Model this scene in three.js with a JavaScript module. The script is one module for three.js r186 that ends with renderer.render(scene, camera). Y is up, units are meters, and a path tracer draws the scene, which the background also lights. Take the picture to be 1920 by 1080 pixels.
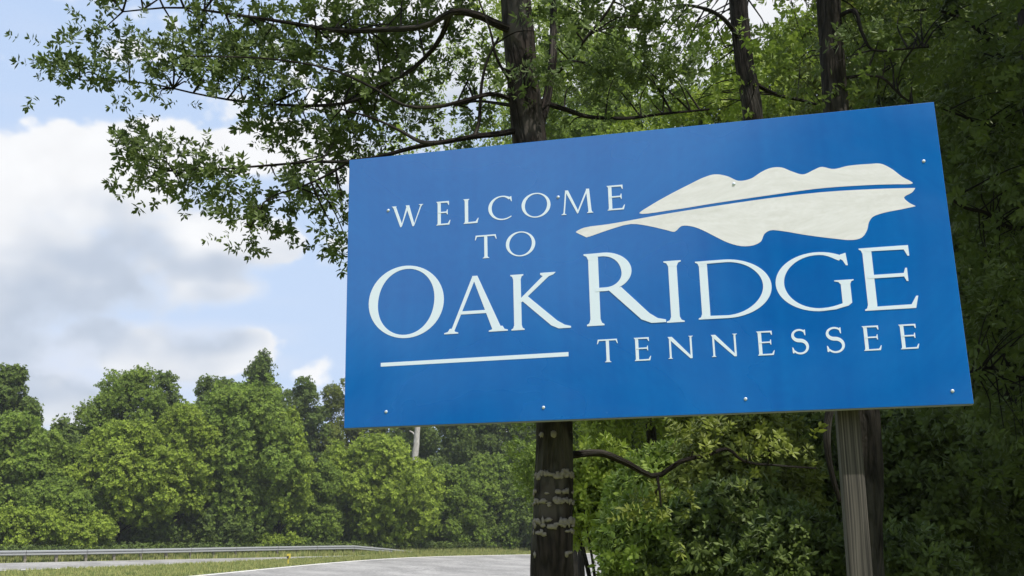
import * as THREE from 'three';
import { mergeGeometries, toCreasedNormals } from 'three/addons/utils/BufferGeometryUtils.js';
import { RoundedBoxGeometry } from 'three/addons/geometries/RoundedBoxGeometry.js';

// ---------------------------------------------------------------- camera, sky, sun, exposure
const scene = new THREE.Scene();
const camera = new THREE.PerspectiveCamera(34.454, 16 / 9, 0.05, 3000);
camera.position.set(0, 1.6, 0);
camera.rotation.set(0.22733, 0, -0.02127);
camera.updateMatrixWorld(true);
const EXPOSURE = 1.15, SUN_POWER = 5.0;
const SUN_DIR = new THREE.Vector3(0.36, 0.90, 0.37).normalize();

const renderer = new THREE.WebGLRenderer({ antialias: true });
renderer.toneMapping = THREE.LinearToneMapping;
renderer.toneMappingExposure = EXPOSURE;
renderer.shadowMap.enabled = true;

const sun = new THREE.DirectionalLight(new THREE.Color(1.0, 0.945, 0.86), SUN_POWER);
sun.position.copy(SUN_DIR).multiplyScalar(120);
sun.target.position.set(0, 0, 0);
sun.castShadow = true;
sun.shadow.radius = 1.2;
sun.shadow.mapSize.set(4096, 4096);
Object.assign(sun.shadow.camera, { left: -90, right: 90, top: 90, bottom: -90, near: 1, far: 320 });
scene.add(sun, sun.target);

// ---------------------------------------------------------------- small tools
function rng(seed) {
  let a = seed >>> 0;
  return () => { a = (a + 0x6D2B79F5) >>> 0; let t = a; t = Math.imul(t ^ (t >>> 15), t | 1); t ^= t + Math.imul(t ^ (t >>> 7), t | 61); return ((t ^ (t >>> 14)) >>> 0) / 4294967296; };
}
const gaussOf = (R) => () => Math.sqrt(-2 * Math.log(1 - R() * 0.9999)) * Math.cos(6.2831853 * R());
const clamp = (x, a = 0, b = 1) => Math.min(b, Math.max(a, x));
const smooth = (a, b, x) => { const t = clamp((x - a) / (b - a)); return t * t * (3 - 2 * t); };
const lerp = (a, b, t) => a + (b - a) * t;
const V = (x, y, z) => new THREE.Vector3(x, y, z);
const HT = new Uint32Array(4096); { const R = rng(77); for (let i = 0; i < 4096; i++) HT[i] = (R() * 4096) | 0; }
const HV = new Float32Array(4096); { const R = rng(78); for (let i = 0; i < 4096; i++) HV[i] = R() * 2 - 1; }
function noise3(x, y, z) {
  const xi = Math.floor(x), yi = Math.floor(y), zi = Math.floor(z);
  let fx = x - xi, fy = y - yi, fz = z - zi;
  fx = fx * fx * (3 - 2 * fx); fy = fy * fy * (3 - 2 * fy); fz = fz * fz * (3 - 2 * fz);
  const h = (i, j, k) => HV[HT[(HT[(HT[(xi + i) & 4095] + yi + j) & 4095] + zi + k) & 4095]];
  const a = lerp(lerp(h(0, 0, 0), h(1, 0, 0), fx), lerp(h(0, 1, 0), h(1, 1, 0), fx), fy);
  const b = lerp(lerp(h(0, 0, 1), h(1, 0, 1), fx), lerp(h(0, 1, 1), h(1, 1, 1), fx), fy);
  return lerp(a, b, fz);
}
function fbm(x, y, z, n) { let s = 0, a = 0.5; for (let i = 0; i < n; i++) { s += a * noise3(x, y, z); x = x * 2.03 + 11.7; y = y * 2.03 + 5.1; z = z * 2.03 + 3.3; a *= 0.5; } return s; }
const F = 1741.55;                                     // design helper: a picture point and a depth give a place in the world
function ray(px, py) { return V((px - 960) / F, (540 - py) / F, -1).applyEuler(camera.rotation); }
function at(px, py, depth) { const r = ray(px, py); return r.multiplyScalar(depth / -r.z).add(V(0, 1.6, 0)); }
const used = {};
function numbered(name) { const n = used[name] = (used[name] ?? -1) + 1; return n ? `${name}_${String(n).padStart(3, '0')}` : name; }
function tag(o, label, category, group, kind) {
  if (label) o.userData.label = label; if (category) o.userData.category = category;
  if (group) o.userData.group = group; if (kind) o.userData.kind = kind;
  return o;
}
function base(name, pos, label, category, group) { const g = new THREE.Group(); g.name = numbered(name); g.position.copy(pos); scene.add(g); return tag(g, label, category, group); }
function part(name, geo, mat, parent, kind) {
  const m = new THREE.Mesh(geo, mat); m.castShadow = m.receiveShadow = true; m.name = parent === scene ? numbered(name) : name;
  if (kind) m.userData.kind = kind; parent.add(m); return m;
}
function dataTex(w, h, fn, srgb = true) {
  const d = new Uint8Array(w * h * 4);
  for (let y = 0; y < h; y++) for (let x = 0; x < w; x++) {
    const c = fn(x / w, y / h, x, y), i = 4 * (y * w + x);
    d[i] = clamp(c[0]) * 255; d[i + 1] = clamp(c[1]) * 255; d[i + 2] = clamp(c[2]) * 255; d[i + 3] = 255;
  }
  const t = new THREE.DataTexture(d, w, h); t.magFilter = THREE.LinearFilter; t.minFilter = THREE.LinearMipmapLinearFilter; t.generateMipmaps = true;
  t.wrapS = t.wrapT = THREE.RepeatWrapping; if (srgb) t.colorSpace = THREE.SRGBColorSpace; t.needsUpdate = true; return t;
}
// noise that tiles: sampled on a torus
const tile = (u, v, fu, fv, n, o = 0) => { const a = 6.2831853 * u, b = 6.2831853 * v, ru = fu / 6.2831853, rv = fv / 6.2831853; return fbm(Math.cos(a) * ru + o + 9, Math.sin(a) * ru + Math.cos(b) * rv + 31, Math.sin(b) * rv + 57 + o, n); };

// ---------------------------------------------------------------- the sky: summer cumulus over pale blue
{
  const W = 4096, H = 2048, data = new Float32Array(W * H * 4);
  const cloudSpot = (px, py, rx, ry) => { const r = ray(px, py).normalize(); return { az: Math.atan2(r.x, -r.z), el: Math.asin(r.y), rx: rx / F, ry: ry / F }; };
  const heaps = [
    cloudSpot(40, 330, 190, 95), cloudSpot(190, 370, 150, 100), cloudSpot(90, 480, 330, 120), cloudSpot(330, 455, 190, 80),
    cloudSpot(290, 655, 170, 62), cloudSpot(425, 645, 62, 42), cloudSpot(90, 760, 240, 50), cloudSpot(-160, 520, 260, 200), cloudSpot(560, 300, 190, 60), cloudSpot(900, 120, 330, 150), cloudSpot(1350, 100, 330, 150),
  ];
  const R = rng(5);
  for (let i = 0; i < 46; i++) { const az = 0.75 + R() * 4.8, el = 0.10 + Math.pow(R(), 1.2) * 0.75, s = 0.08 + R() * 0.16; for (let k = 0; k < 3; k++) heaps.push({ az: az + (R() - 0.5) * s * 2.4, el: el + (R() - 0.3) * s * 0.6, rx: s * (0.7 + R() * 0.6), ry: s * (0.35 + 0.3 * R()) }); }
  for (const h of heaps) h.cut = 1.5;
  const rows = 360, bins = Array.from({ length: rows }, () => []);
  for (const h of heaps) for (let k = 0; k < rows; k++) { const el = (k + 0.5) / rows * Math.PI / 2; if (Math.abs(el - h.el) < h.ry * h.cut + 0.06) bins[k].push(h); }
  function dens(az, el, n) {
    const b = bins[clamp(Math.floor(el / (Math.PI / 2) * rows), 0, rows - 1)]; let d = 0;
    const cx = Math.sin(az), cz = Math.cos(az), ce = Math.cos(el);
    const wx = 0.035 * noise3(cx * ce * 9 + 3, el * 12, cz * ce * 9), wy = 0.02 * noise3(cx * ce * 9 + 40, el * 12, cz * ce * 9);
    for (const h of b) {
      let dx = az + wx - h.az; if (dx > Math.PI) dx -= 2 * Math.PI; if (dx < -Math.PI) dx += 2 * Math.PI;
      dx = dx * ce / h.rx; const dy = (el + wy - h.el) / (h.ry * (el + wy < h.el ? 0.75 : 1)); const r = dx * dx + dy * dy;
      if (r < 2.2) d = Math.max(d, 1 - r * 0.55) ;
    }
    return d + 0.85 * fbm(cx * ce * 17 + 20, el * 22, cz * ce * 17 + 7, n) - 0.15;
  }
  for (let y = 0; y < H; y++) {
    const el = ((y + 0.5) / H - 0.5) * Math.PI;
    for (let x = 0; x < W; x++) {
      const i = 4 * (y * W + x);
      if (el < 0) { data[i] = 0.16; data[i + 1] = 0.18; data[i + 2] = 0.14; data[i + 3] = 1; continue; }
      // equirect: u = atan2(z, x) / 2pi + 0.5
      const th = ((x + 0.5) / W - 0.5) * 2 * Math.PI, dx = Math.cos(th), dz = Math.sin(th), az = Math.atan2(dx, -dz);
      const k = smooth(0, 1.1, el), ce = Math.cos(el);
      let r = lerp(0.49, 0.28, k), g = lerp(0.63, 0.45, k), b = lerp(0.85, 0.77, k);
      // thin high veil in streaks
      const veil = smooth(-0.15, 0.45, fbm(dx * ce * 3 + 4, el * 14 + 2, dz * ce * 3, 4)) * 0.6 + 0.2;
      r = lerp(r, 0.66, veil); g = lerp(g, 0.71, veil); b = lerp(b, 0.82, veil);
      const d = dens(az, el, 6);
      if (d > -0.06) {
        const above = dens(az, el + 0.05, 3), a2 = dens(az + 0.01, el + 0.11, 2);
        const m = smooth(-0.06, lerp(0.65, 0.17, smooth(-0.02, 0.22, d - above)), d), under = smooth(0.05, 0.85, Math.max(above, 0) * 0.6 + Math.max(a2, 0) * 0.5) * (0.5 + 0.5 * m);
        const soft = 0.05 * fbm(dx * ce * 40, el * 50, dz * ce * 40, 3);
        const cr = lerp(0.83, 0.49, under) + soft, cg = lerp(0.84, 0.555, under) + soft, cb = lerp(0.86, 0.66, under) + soft;
        r = lerp(r, cr, m); g = lerp(g, cg, m); b = lerp(b, cb, m);
      }
      data[i] = r; data[i + 1] = g; data[i + 2] = b; data[i + 3] = 1;
    }
  }
  const sky = new THREE.DataTexture(data, W, H, THREE.RGBAFormat, THREE.FloatType);
  sky.mapping = THREE.EquirectangularReflectionMapping; sky.magFilter = THREE.LinearFilter; sky.minFilter = THREE.LinearFilter; sky.needsUpdate = true;
  scene.background = sky; scene.environment = sky;
}

scene.fog = new THREE.FogExp2(new THREE.Color(0.78, 0.84, 0.92), 0.0004);

// ---------------------------------------------------------------- textures and materials
const barkTex = (dark, light, seed, blotch) => dataTex(256, 512, (u, v) => {
  const w = 0.35 * tile(u, v, 4, 3, 3, seed + 5), f = Math.abs(tile(u + w * 0.12, v, 16, 5, 4, seed)) * 3.0;
  const p = smooth(0.02, 0.35, tile(u, v, 5, 6, 4, seed + 20)) * blotch, g = clamp(f + 0.25 * tile(u, v, 60, 60, 2, seed + 9));
  return [0, 1, 2].map((k) => Math.pow(lerp(lerp(dark[k], light[k], g), [0.42, 0.42, 0.36][k], p * 0.55), 1 / 2.2));
});
const barkBump = dataTex(256, 512, (u, v) => { const w = 0.35 * tile(u, v, 4, 3, 3, 6), f = Math.abs(tile(u + w * 0.12, v, 16, 5, 4, 1)) * 3 + 0.3 * tile(u, v, 50, 50, 2, 3); return [f, f, f]; }, false);
const barkA = new THREE.MeshPhysicalMaterial({ specularIntensity: 0.25, name: 'grey_brown_bark', map: barkTex([0.009, 0.0075, 0.006], [0.038, 0.030, 0.026], 1, 0.14), bumpMap: barkBump, bumpScale: 0.012, roughness: 0.95 });  // near black: canopy shade is put into the bark colour
const barkB = new THREE.MeshPhysicalMaterial({ specularIntensity: 0.25, name: 'dark_bark', map: barkTex([0.007, 0.006, 0.005], [0.031, 0.026, 0.022], 40, 0.08), bumpMap: barkBump, bumpScale: 0.012, roughness: 0.95 });
const paleBark = new THREE.MeshStandardMaterial({ name: 'bleached_wood', map: barkTex([0.30, 0.28, 0.25], [0.62, 0.60, 0.56], 70, 0.2), bumpMap: barkBump, bumpScale: 0.01, roughness: 0.9 });
const lichen = new THREE.MeshStandardMaterial({ name: 'pale_lichen', color: new THREE.Color(0.21, 0.19, 0.165), roughness: 1 });
const leafMat = (name, rough = 1, coat = 0.25) => new THREE.MeshPhysicalMaterial({ name, color: 0xffffff, roughness: rough, transmission: 0.38, thickness: 0, side: THREE.DoubleSide, specularIntensity: 0.3, clearcoat: coat, clearcoatRoughness: 0.4 });
const leafNear = leafMat('oak_leaf', 1, 0.35), leafFar = leafMat('far_leaf', 1, 0.04), leafShade = leafMat('understory_leaf', 1, 0.3);

// ---------------------------------------------------------------- ground, roads and verges
const S7 = Math.SQRT1_2;
const roadAt = (a, s) => V((a - s) * S7, 0, -(a + s) * S7);               // a along the highway, s across it
const plane = (x) => -1.4 - 0.054 * (clamp(x, -90, 40) + 31.4);
function terrain(x, z) {
  const s = (-z - x) * S7, t = smooth(8, 33, s);
  let y = lerp(0.04 * noise3(x * 0.7, 0, z * 0.7), plane(x), t);
  y += smooth(69, 82, s) * 1.2 * (0.6 + 0.5 * noise3(x * 0.1, 3, z * 0.1)) + smooth(90, 300, s) * 6;
  return y;
}
{
  const grassTex = dataTex(512, 512, (u, v) => {
    const n = tile(u, v, 8, 8, 5, 2), m = tile(u, v, 70, 70, 3, 8), q = smooth(-0.1, 0.3, n);
    return [lerp(0.42, 0.56, q) + m * 0.16, lerp(0.46, 0.55, q) + m * 0.16, lerp(0.22, 0.34, q) + m * 0.1];
  });
  grassTex.repeat.set(1 / 7, 1 / 7);
  const xs = [], zs = [];
  for (let x = -130; x <= 130; x += 1.5) xs.push(x);
  for (let z = 60; z >= -160; z -= 1.5) zs.push(z);
  const X = [-1500, -700, -300, ...xs, 300, 700, 1500], Z = [1500, 700, 200, ...zs, -300, -700, -1500];
  const p = [], uv = [], idx = [];
  for (const z of Z) for (const x of X) { p.push(x, terrain(x, z), z); uv.push(x, z); }
  for (let j = 0; j < Z.length - 1; j++) for (let i = 0; i < X.length - 1; i++) { const a = j * X.length + i, b = a + 1, c = a + X.length, d = c + 1; idx.push(a, b, c, b, d, c); }
  const g = new THREE.BufferGeometry(); g.setAttribute('position', new THREE.Float32BufferAttribute(p, 3)); g.setAttribute('uv', new THREE.Float32BufferAttribute(uv, 2)); g.setIndex(idx); g.computeVertexNormals();
  tag(part('ground', g, new THREE.MeshStandardMaterial({ name: 'rough_grass', map: grassTex, roughness: 1 }), scene), null, null, null, 'structure');

  const asphalt = dataTex(512, 512, (u, v) => { const n = tile(u, v, 9, 3, 5, 4), m = tile(u, v, 150, 120, 2, 14), c = 0.53 + n * 0.13 + m * 0.14; return [c * 1.01, c, c * 0.985]; });
  asphalt.repeat.set(1 / 17, 1 / 9);
  const road = new THREE.MeshStandardMaterial({ name: 'pale_worn_asphalt', map: asphalt, roughness: 0.9 });
  const paint = new THREE.MeshStandardMaterial({ name: 'road_paint', color: new THREE.Color(0.72, 0.71, 0.66), roughness: 0.8 });
  function strip(name, s0, s1, lift, mat, a0 = -60, a1 = 140) {
    const P = [], U = [], I = []; let n = 0;
    for (let a = a0; a <= a1; a += 2, n++) for (const s of [s0(a), s1(a)]) { const q = roadAt(a, s); P.push(q.x, plane(q.x) + lift, q.z); U.push(a, s); }
    for (let k = 0; k < n - 1; k++) { const a = 2 * k; I.push(a, a + 2, a + 1, a + 1, a + 2, a + 3); }
    const g = new THREE.BufferGeometry(); g.setAttribute('position', new THREE.Float32BufferAttribute(P, 3)); g.setAttribute('uv', new THREE.Float32BufferAttribute(U, 2)); g.setIndex(I); g.computeVertexNormals();
    return tag(part(name, g, mat, scene), null, null, null, 'structure');
  }
  const inner = (a) => lerp(46, 63.3, smooth(5, 56, a)), laneIn = (a) => Math.max(inner(a) + 0.05, lerp(57.4, 66, smooth(5, 62, a)));
  strip('near_road', (a) => inner(a) - lerp(13, 24, smooth(30, 50, a)), (a) => inner(a), 0.02, road);
  strip('edge_line', (a) => inner(a) - 0.55, (a) => inner(a) - 0.3, 0.026, paint);
  strip('far_road', laneIn, (a) => 63.6 + 0.045 * a, 0.02, road);
  strip('far_edge_line', (a) => laneIn(a) + 0.25, (a) => laneIn(a) + 0.42, 0.026, paint);

  // mown grass tufts on the median and along the far verge
  const R = rng(91), bl = [], tri = (x, z, h, w, t) => { const c = Math.cos(t) * w, s = Math.sin(t) * w; bl.push(x - c, 0, z - s, x + c, 0, z + s, x + s * 1.5 + c * 0.6, h, z - c * 1.5); };
  for (let i = 0; i < 9; i++) tri((R() - 0.5) * 0.28, (R() - 0.5) * 0.28, 0.08 + 0.12 * R(), 0.025, R() * 6.3);
  const tg = new THREE.BufferGeometry(); tg.setAttribute('position', new THREE.Float32BufferAttribute(bl, 3)); tg.computeVertexNormals();
  const N = 26000, gm = new THREE.InstancedMesh(tg, new THREE.MeshStandardMaterial({ name: 'grass_blade', color: 0xffffff, roughness: 1, side: THREE.DoubleSide }), N), M = new THREE.Matrix4(), col = new THREE.Color();
  let n = 0;
  while (n < N) {
    const a = lerp(5, 95, R()); const where = R(); let s;
    if (where < 0.5) { s = lerp(inner(a) + 0.1, laneIn(a) - 0.1, R()); if (laneIn(a) - inner(a) < 0.3) continue; } else s = 64.0 + 0.045 * a + Math.pow(R(), 1.5) * 9;
    const q = roadAt(a, s), hgt = where < 0.5 ? 0.7 + R() * 0.6 : 1 + R() * 1.6;
    M.makeRotationY(R() * 6.3).scale(V(1, hgt, 1)).setPosition(q.x, terrain(q.x, q.z) - 0.01, q.z); gm.setMatrixAt(n, M);
    const y = R(); col.setRGB(lerp(0.14, 0.34, y), lerp(0.19, 0.34, y), lerp(0.05, 0.12, y)); gm.setColorAt(n, col); n++;
  }
  gm.name = 'grass'; gm.receiveShadow = gm.castShadow = true; tag(gm, 'short dry grass on the median strip and along the guardrail', 'grass', null, 'stuff'); scene.add(gm);
}

// ---------------------------------------------------------------- guardrail beyond the road
{
  const pathAt = (a) => { const s = 64.7 + smooth(20, 50, a) * 2.4; const q = roadAt(a, s); q.y = plane(q.x) - smooth(47, 57, a) * 0.75; return q; };
  const g = base('guardrail', pathAt(20), 'long galvanised steel guardrail on posts between the far lane and the trees', 'guardrail');
  const steel = new THREE.MeshStandardMaterial({ name: 'galvanised_steel', color: new THREE.Color(0.33, 0.34, 0.345), metalness: 0.3, roughness: 0.5 });
  const wood = new THREE.MeshStandardMaterial({ name: 'guardrail_post_wood', color: new THREE.Color(0.2, 0.18, 0.15), roughness: 0.95 });
  const prof = [[0, 0.43], [0.08, 0.47], [0.08, 0.54], [0, 0.585], [0.08, 0.63], [0.08, 0.70], [0, 0.745], [-0.02, 0.745], [0.05, 0.70], [0.05, 0.64], [-0.03, 0.585], [0.05, 0.53], [0.05, 0.48], [-0.02, 0.43]];
  const a0 = -40, a1 = 57, per = 3.81, o = g.position;
  for (let a = a0; a < a1; a += per) {
    const P = [], I = [], k = prof.length;
    for (const e of [a, a + per - 0.03]) { const q = pathAt(e); for (const [out, y] of prof) P.push(q.x + out * S7 - o.x, q.y + y - o.y, q.z + out * S7 - o.z); }
    for (let i = 0; i < k; i++) { const j = (i + 1) % k; I.push(i, j, k + i, j, k + j, k + i); }
    const bg = new THREE.BufferGeometry(); bg.setAttribute('position', new THREE.Float32BufferAttribute(P, 3)); bg.setIndex(I);
    const ng = toCreasedNormals(bg.toNonIndexed(), 0.7); part('rail', ng, steel, g);
  }
  const pg = new RoundedBoxGeometry(0.15, 0.95, 0.2, 1, 0.01);
  for (let a = a0; a < a1; a += per / 2) { const q = pathAt(a).sub(o); const m = part('post', pg, wood, g); m.position.set(q.x - 0.16 * S7, q.y + 0.27, q.z - 0.16 * S7); m.rotation.y = Math.PI / 4; }
}

// ---------------------------------------------------------------- the welcome sign
{
  const SW = 2.44, SH = 1.186;
  const face = V(0.48184, 2.51075, -3.65390), yaw = -0.20441;
  const foot = V(face.x, 0, face.z);
  const sign = base('welcome_sign', foot, 'big blue welcome sign with white lettering and an oak leaf on a wooden post', 'sign');
  sign.rotation.y = yaw;
  const cy = face.y;
  const streak = dataTex(512, 256, (u, v) => { const n = 0.028 * tile(u, v, 5, 4, 4, 3) + 0.02 * tile(u, v, 60, 2, 3, 9) + 0.012 * tile(u, v, 120, 60, 2, 5); return [0.012 + n * 0.6, 0.405 + n * 1.3, 0.735 + n * 1.2]; });
  const roughMap = dataTex(256, 128, (u, v) => { const c = 0.55 + 0.6 * tile(u, v, 5, 4, 4, 33); return [c, c, c]; }, false);
  const blue = new THREE.MeshPhysicalMaterial({ name: 'blue_sign_paint', map: streak, roughness: 0.42, roughnessMap: roughMap, ior: 1.62, clearcoat: 1, clearcoatRoughness: 0.13 });
  const white = new THREE.MeshPhysicalMaterial({ name: 'white_vinyl', color: new THREE.Color(0.72, 0.83, 0.96), roughness: 0.5, clearcoat: 0.5, clearcoatRoughness: 0.2 });
  const cream = new THREE.MeshPhysicalMaterial({ name: 'faded_cream_vinyl', map: dataTex(256, 128, (u, v) => { const n = 0.05 * tile(u, v, 10, 24, 4, 2) + 0.03 * tile(u, v, 60, 60, 2, 6); return [0.885 + n, 0.885 + n, 0.895 + n * 1.2]; }), roughness: 0.55, clearcoat: 0.4, clearcoatRoughness: 0.22 });
  const board = new THREE.MeshStandardMaterial({ name: 'weathered_plywood_edge', color: new THREE.Color(0.22, 0.23, 0.25), roughness: 0.85 });
  const pg = new RoundedBoxGeometry(SW, SH, 0.004, 2, 0.0015);
  const panel = part('panel', pg, blue, sign); panel.position.set(0, cy, -0.002);
  { const u = pg.attributes.uv, P = pg.attributes.position; for (let i = 0; i < u.count; i++) u.setXY(i, P.getX(i) / SW + 0.5, P.getY(i) / SH + 0.5); }
  const back = part('backing_board', new RoundedBoxGeometry(SW - 0.004, SH + 0.006, 0.018, 2, 0.002), board, sign); back.position.set(0, cy - 0.002, -0.0135);
  const woodTex = dataTex(256, 512, (u, v) => { const w = tile(u, v, 3, 2, 3, 1) * 0.06, gr = tile(u + w, v, 60, 2.5, 5, 7), k = smooth(0.12, 0.3, Math.abs(tile(u, v, 14, 1.2, 3, 17))), c = 0.285 + 0.20 * gr + 0.10 * tile(u, v, 4, 4, 4, 40) - 0.06 * k; return [c * 0.99, c * 0.945, c * 0.87]; });
  const wood = new THREE.MeshStandardMaterial({ name: 'weathered_grey_wood', map: woodTex, bumpMap: woodTex, bumpScale: 0.004, roughness: 0.95 });
  const woodUV = (g) => { const P = g.attributes.position, u = g.attributes.uv, N = g.attributes.normal; for (let i = 0; i < u.count; i++) u.setXY(i, (Math.abs(N.getX(i)) > 0.5 ? P.getZ(i) + 0.37 : P.getX(i)) / 0.2, P.getY(i) / 1.1); return g; };
  // the square post at the right, a little crooked
  const pgeo = new RoundedBoxGeometry(0.082, 3.1, 0.085, 2, 0.008, ); { const P = pgeo.attributes.position; for (let i = 0; i < P.count; i++) { const y = P.getY(i); P.setX(i, P.getX(i) + 0.004 * Math.sin(y * 2.1)); P.setZ(i, P.getZ(i) + 0.005 * Math.sin(y * 1.7 + 1)); } pgeo.computeVertexNormals(); }
  const post = part('post', woodUV(pgeo), wood, sign); post.position.set(0.779, 1.25, -0.117); post.rotation.z = -0.022;
  for (const y of [-0.40, 0.36]) {
    const bg = new RoundedBoxGeometry(2.2, 0.089, 0.038, 2, 0.004); const P = bg.attributes.position, u = bg.attributes.uv; for (let i = 0; i < u.count; i++) u.setXY(i, P.getY(i) / 0.2, P.getX(i) / 1.1);
    const b = part('batten', bg, wood, sign); b.position.set(0.02, cy + y, -0.0425);
  }
  // ---- glyphs: roman capitals from strokes, each stroke its own thin polygon
  const toUV = (px, py) => { const d = ray(px, py), o = V(0, 1.6, 0), n = V(Math.sin(yaw), 0, Math.cos(yaw)), t = face.clone().sub(o).dot(n) / d.dot(n), p = o.addScaledVector(d, t).sub(face); return [p.x * Math.cos(yaw) - p.z * Math.sin(yaw), p.y]; };
  const poly = (pts) => { const s = new THREE.Shape(); pts.forEach(([x, y], i) => i ? s.lineTo(x, y) : s.moveTo(x, y)); s.closePath(); return s; };
  const stroke = (x0, y0, w0, x1, y1, w1) => poly([[x0 - w0 / 2, y0], [x0 + w0 / 2, y0], [x1 + w1 / 2, y1], [x1 - w1 / 2, y1]]);
  const serif = (x0, x1, y, up, lft = 0.05, rgt = 0.05, h = 0.035) => { const d = up ? 1 : -1; return poly([[x0 - lft, y], [x1 + rgt, y], [x1 + rgt, y + d * h * 0.55], [x1 + rgt * 0.35, y + d * h * 1.05], [x1, y + d * h * 2.6], [x0, y + d * h * 2.6], [x0 - lft * 0.35, y + d * h * 1.05], [x0 - lft, y + d * h * 0.55]]); };
  function arc(cx, cy, rx, ry, a0, a1, thick, n = 40) {            // a curved stroke; thick(angle) inwards
    const out = [], inn = [];
    for (let i = 0; i <= n; i++) { const a = lerp(a0, a1, i / n), t = thick(a, i / n), c = Math.cos(a), s = Math.sin(a); out.push([cx + rx * c, cy + ry * s]); inn.unshift([cx + (rx - t) * c, cy + (ry - t) * s]); }
    return poly([...out, ...inn]);
  }
  const P2 = Math.PI, T = 0.135, t = 0.05;
  const stress = (a) => { const c = Math.cos(a + 0.12); return lerp(t * 0.9, T * 1.02, c * c); };
  function glyph(ch, w) {
    if (ch === 'O') { const n = 64, s = new THREE.Shape(), h = new THREE.Path(); for (let i = 0; i < n; i++) { const a = 2 * P2 * i / n, k = stress(a), x = w / 2 + w / 2 * Math.cos(a), y = 0.5 + 0.515 * Math.sin(a), X = w / 2 + (w / 2 - k) * Math.cos(a), Y = 0.5 + (0.515 - k) * Math.sin(a); i ? s.lineTo(x, y) : s.moveTo(x, y); i ? h.lineTo(X, Y) : h.moveTo(X, Y); } s.holes.push(h); return [s]; }
    if (ch === 'I') return [stroke(w / 2, 0, T, w / 2, 1, T), serif(w / 2 - T / 2, w / 2 + T / 2, 0, true, 0.07, 0.07), serif(w / 2 - T / 2, w / 2 + T / 2, 1, false, 0.07, 0.07)];
    if (ch === 'L') return [stroke(0.06 + T / 2, 0, T, 0.06 + T / 2, 1, T), serif(0.06, 0.06 + T, 1, false), serif(0.06, 0.06 + T, 0, true, 0.05, 0), poly([[0.1, 0], [w - 0.05, 0], [w, 0.2], [w - 0.03, 0.2], [w - 0.12, 0.065], [0.1, 0.055]])];
    if (ch === 'E') return [stroke(0.06 + T / 2, 0, T, 0.06 + T / 2, 1, T), serif(0.06, 0.06 + T, 1, false, 0.05, 0), serif(0.06, 0.06 + T, 0, true, 0.05, 0), poly([[0.1, 0], [w - 0.05, 0], [w, 0.19], [w - 0.03, 0.19], [w - 0.11, 0.06], [0.1, 0.055]]), poly([[0.1, 1], [w - 0.06, 1], [w - 0.06, 0.83], [w - 0.085, 0.83], [w - 0.13, 0.935], [0.1, 0.945]]), poly([[0.1, 0.505], [w - 0.17, 0.505], [w - 0.14, 0.43], [w - 0.115, 0.43], [w - 0.115, 0.64], [w - 0.14, 0.64], [w - 0.17, 0.56], [0.1, 0.56]])];
    if (ch === 'T') return [stroke(w / 2, 0, T, w / 2, 0.97, T), serif(w / 2 - T / 2, w / 2 + T / 2, 0, true, 0.07, 0.07), poly([[0, 0.80], [0.025, 0.80], [0.09, 0.94], [w - 0.09, 0.94], [w - 0.025, 0.80], [w, 0.80], [w - 0.035, 1], [0.035, 1]])];
    if (ch === 'A') { const x = w / 2 - 0.01; return [stroke(0.13, 0, t * 1.25, x - 0.01, 0.98, t * 1.4), poly([[w - 0.17 - T * 0.62, 0], [w - 0.17 + T * 0.62, 0], [x + 0.05, 1.0], [x - 0.045, 1.0]]), poly([[0.24, 0.33], [w - 0.24, 0.33], [w - 0.27, 0.385], [0.26, 0.385]]), serif(0.13 - t * 0.6, 0.13 + t * 0.6, 0, true, 0.10, 0.09), serif(w - 0.17 - T * 0.6, w - 0.17 + T * 0.6, 0, true, 0.08, 0.09)]; }
    if (ch === 'K') return [stroke(0.07 + T / 2, 0, T, 0.07 + T / 2, 1, T), serif(0.07, 0.07 + T, 1, false), serif(0.07, 0.07 + T, 0, true), poly([[0.15, 0.47], [0.22, 0.50], [w * 0.66, 0.93], [w * 0.74, 0.96], [w * 0.78, 1.0], [w * 0.52, 1.0], [w * 0.52, 0.965], [w * 0.56, 0.94], [0.16, 0.53]]), poly([[0.22, 0.52], [0.32, 0.60], [w * 0.78, 0.13], [w * 0.9, 0.05], [w, 0.02], [w, -0.01], [w * 0.8, -0.01], [w * 0.68, 0.05]])];
    if (ch === 'R') return [stroke(0.07 + T / 2, 0, T, 0.07 + T / 2, 1, T), serif(0.07, 0.07 + T, 0, true), serif(0.07, 0.07 + T, 1, false, 0.06, 0), arc(0.28, 0.735, 0.37, 0.268, P2 / 2, -P2 / 2, (a) => { const c = Math.cos(a - 0.1); return lerp(t, T * 1.02, c * c); }), poly([[0.12, 0.952], [0.285, 0.953], [0.285, 1.003], [0.12, 1.0]]), poly([[0.15, 0.467], [0.30, 0.467], [0.30, 0.517], [0.15, 0.517]]), poly([[0.33, 0.475], [0.50, 0.51], [w * 0.80, 0.13], [w * 0.9, 0.055], [w, 0.03], [w, -0.005], [w * 0.82, -0.005], [w * 0.70, 0.05]])];
    if (ch === 'D') return [stroke(0.08 + T / 2, 0, T, 0.08 + T / 2, 1, T), serif(0.08, 0.08 + T, 0, true, 0.06, 0), serif(0.08, 0.08 + T, 1, false, 0.06, 0), arc(w * 0.40, 0.5, w * 0.60, 0.502, P2 / 2, -P2 / 2, stress), poly([[0.12, 0], [w * 0.41, -0.002], [w * 0.41, 0.045], [0.12, 0.055]]), poly([[0.12, 0.95], [w * 0.41, 0.955], [w * 0.41, 1.002], [0.12, 1]])];
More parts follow.
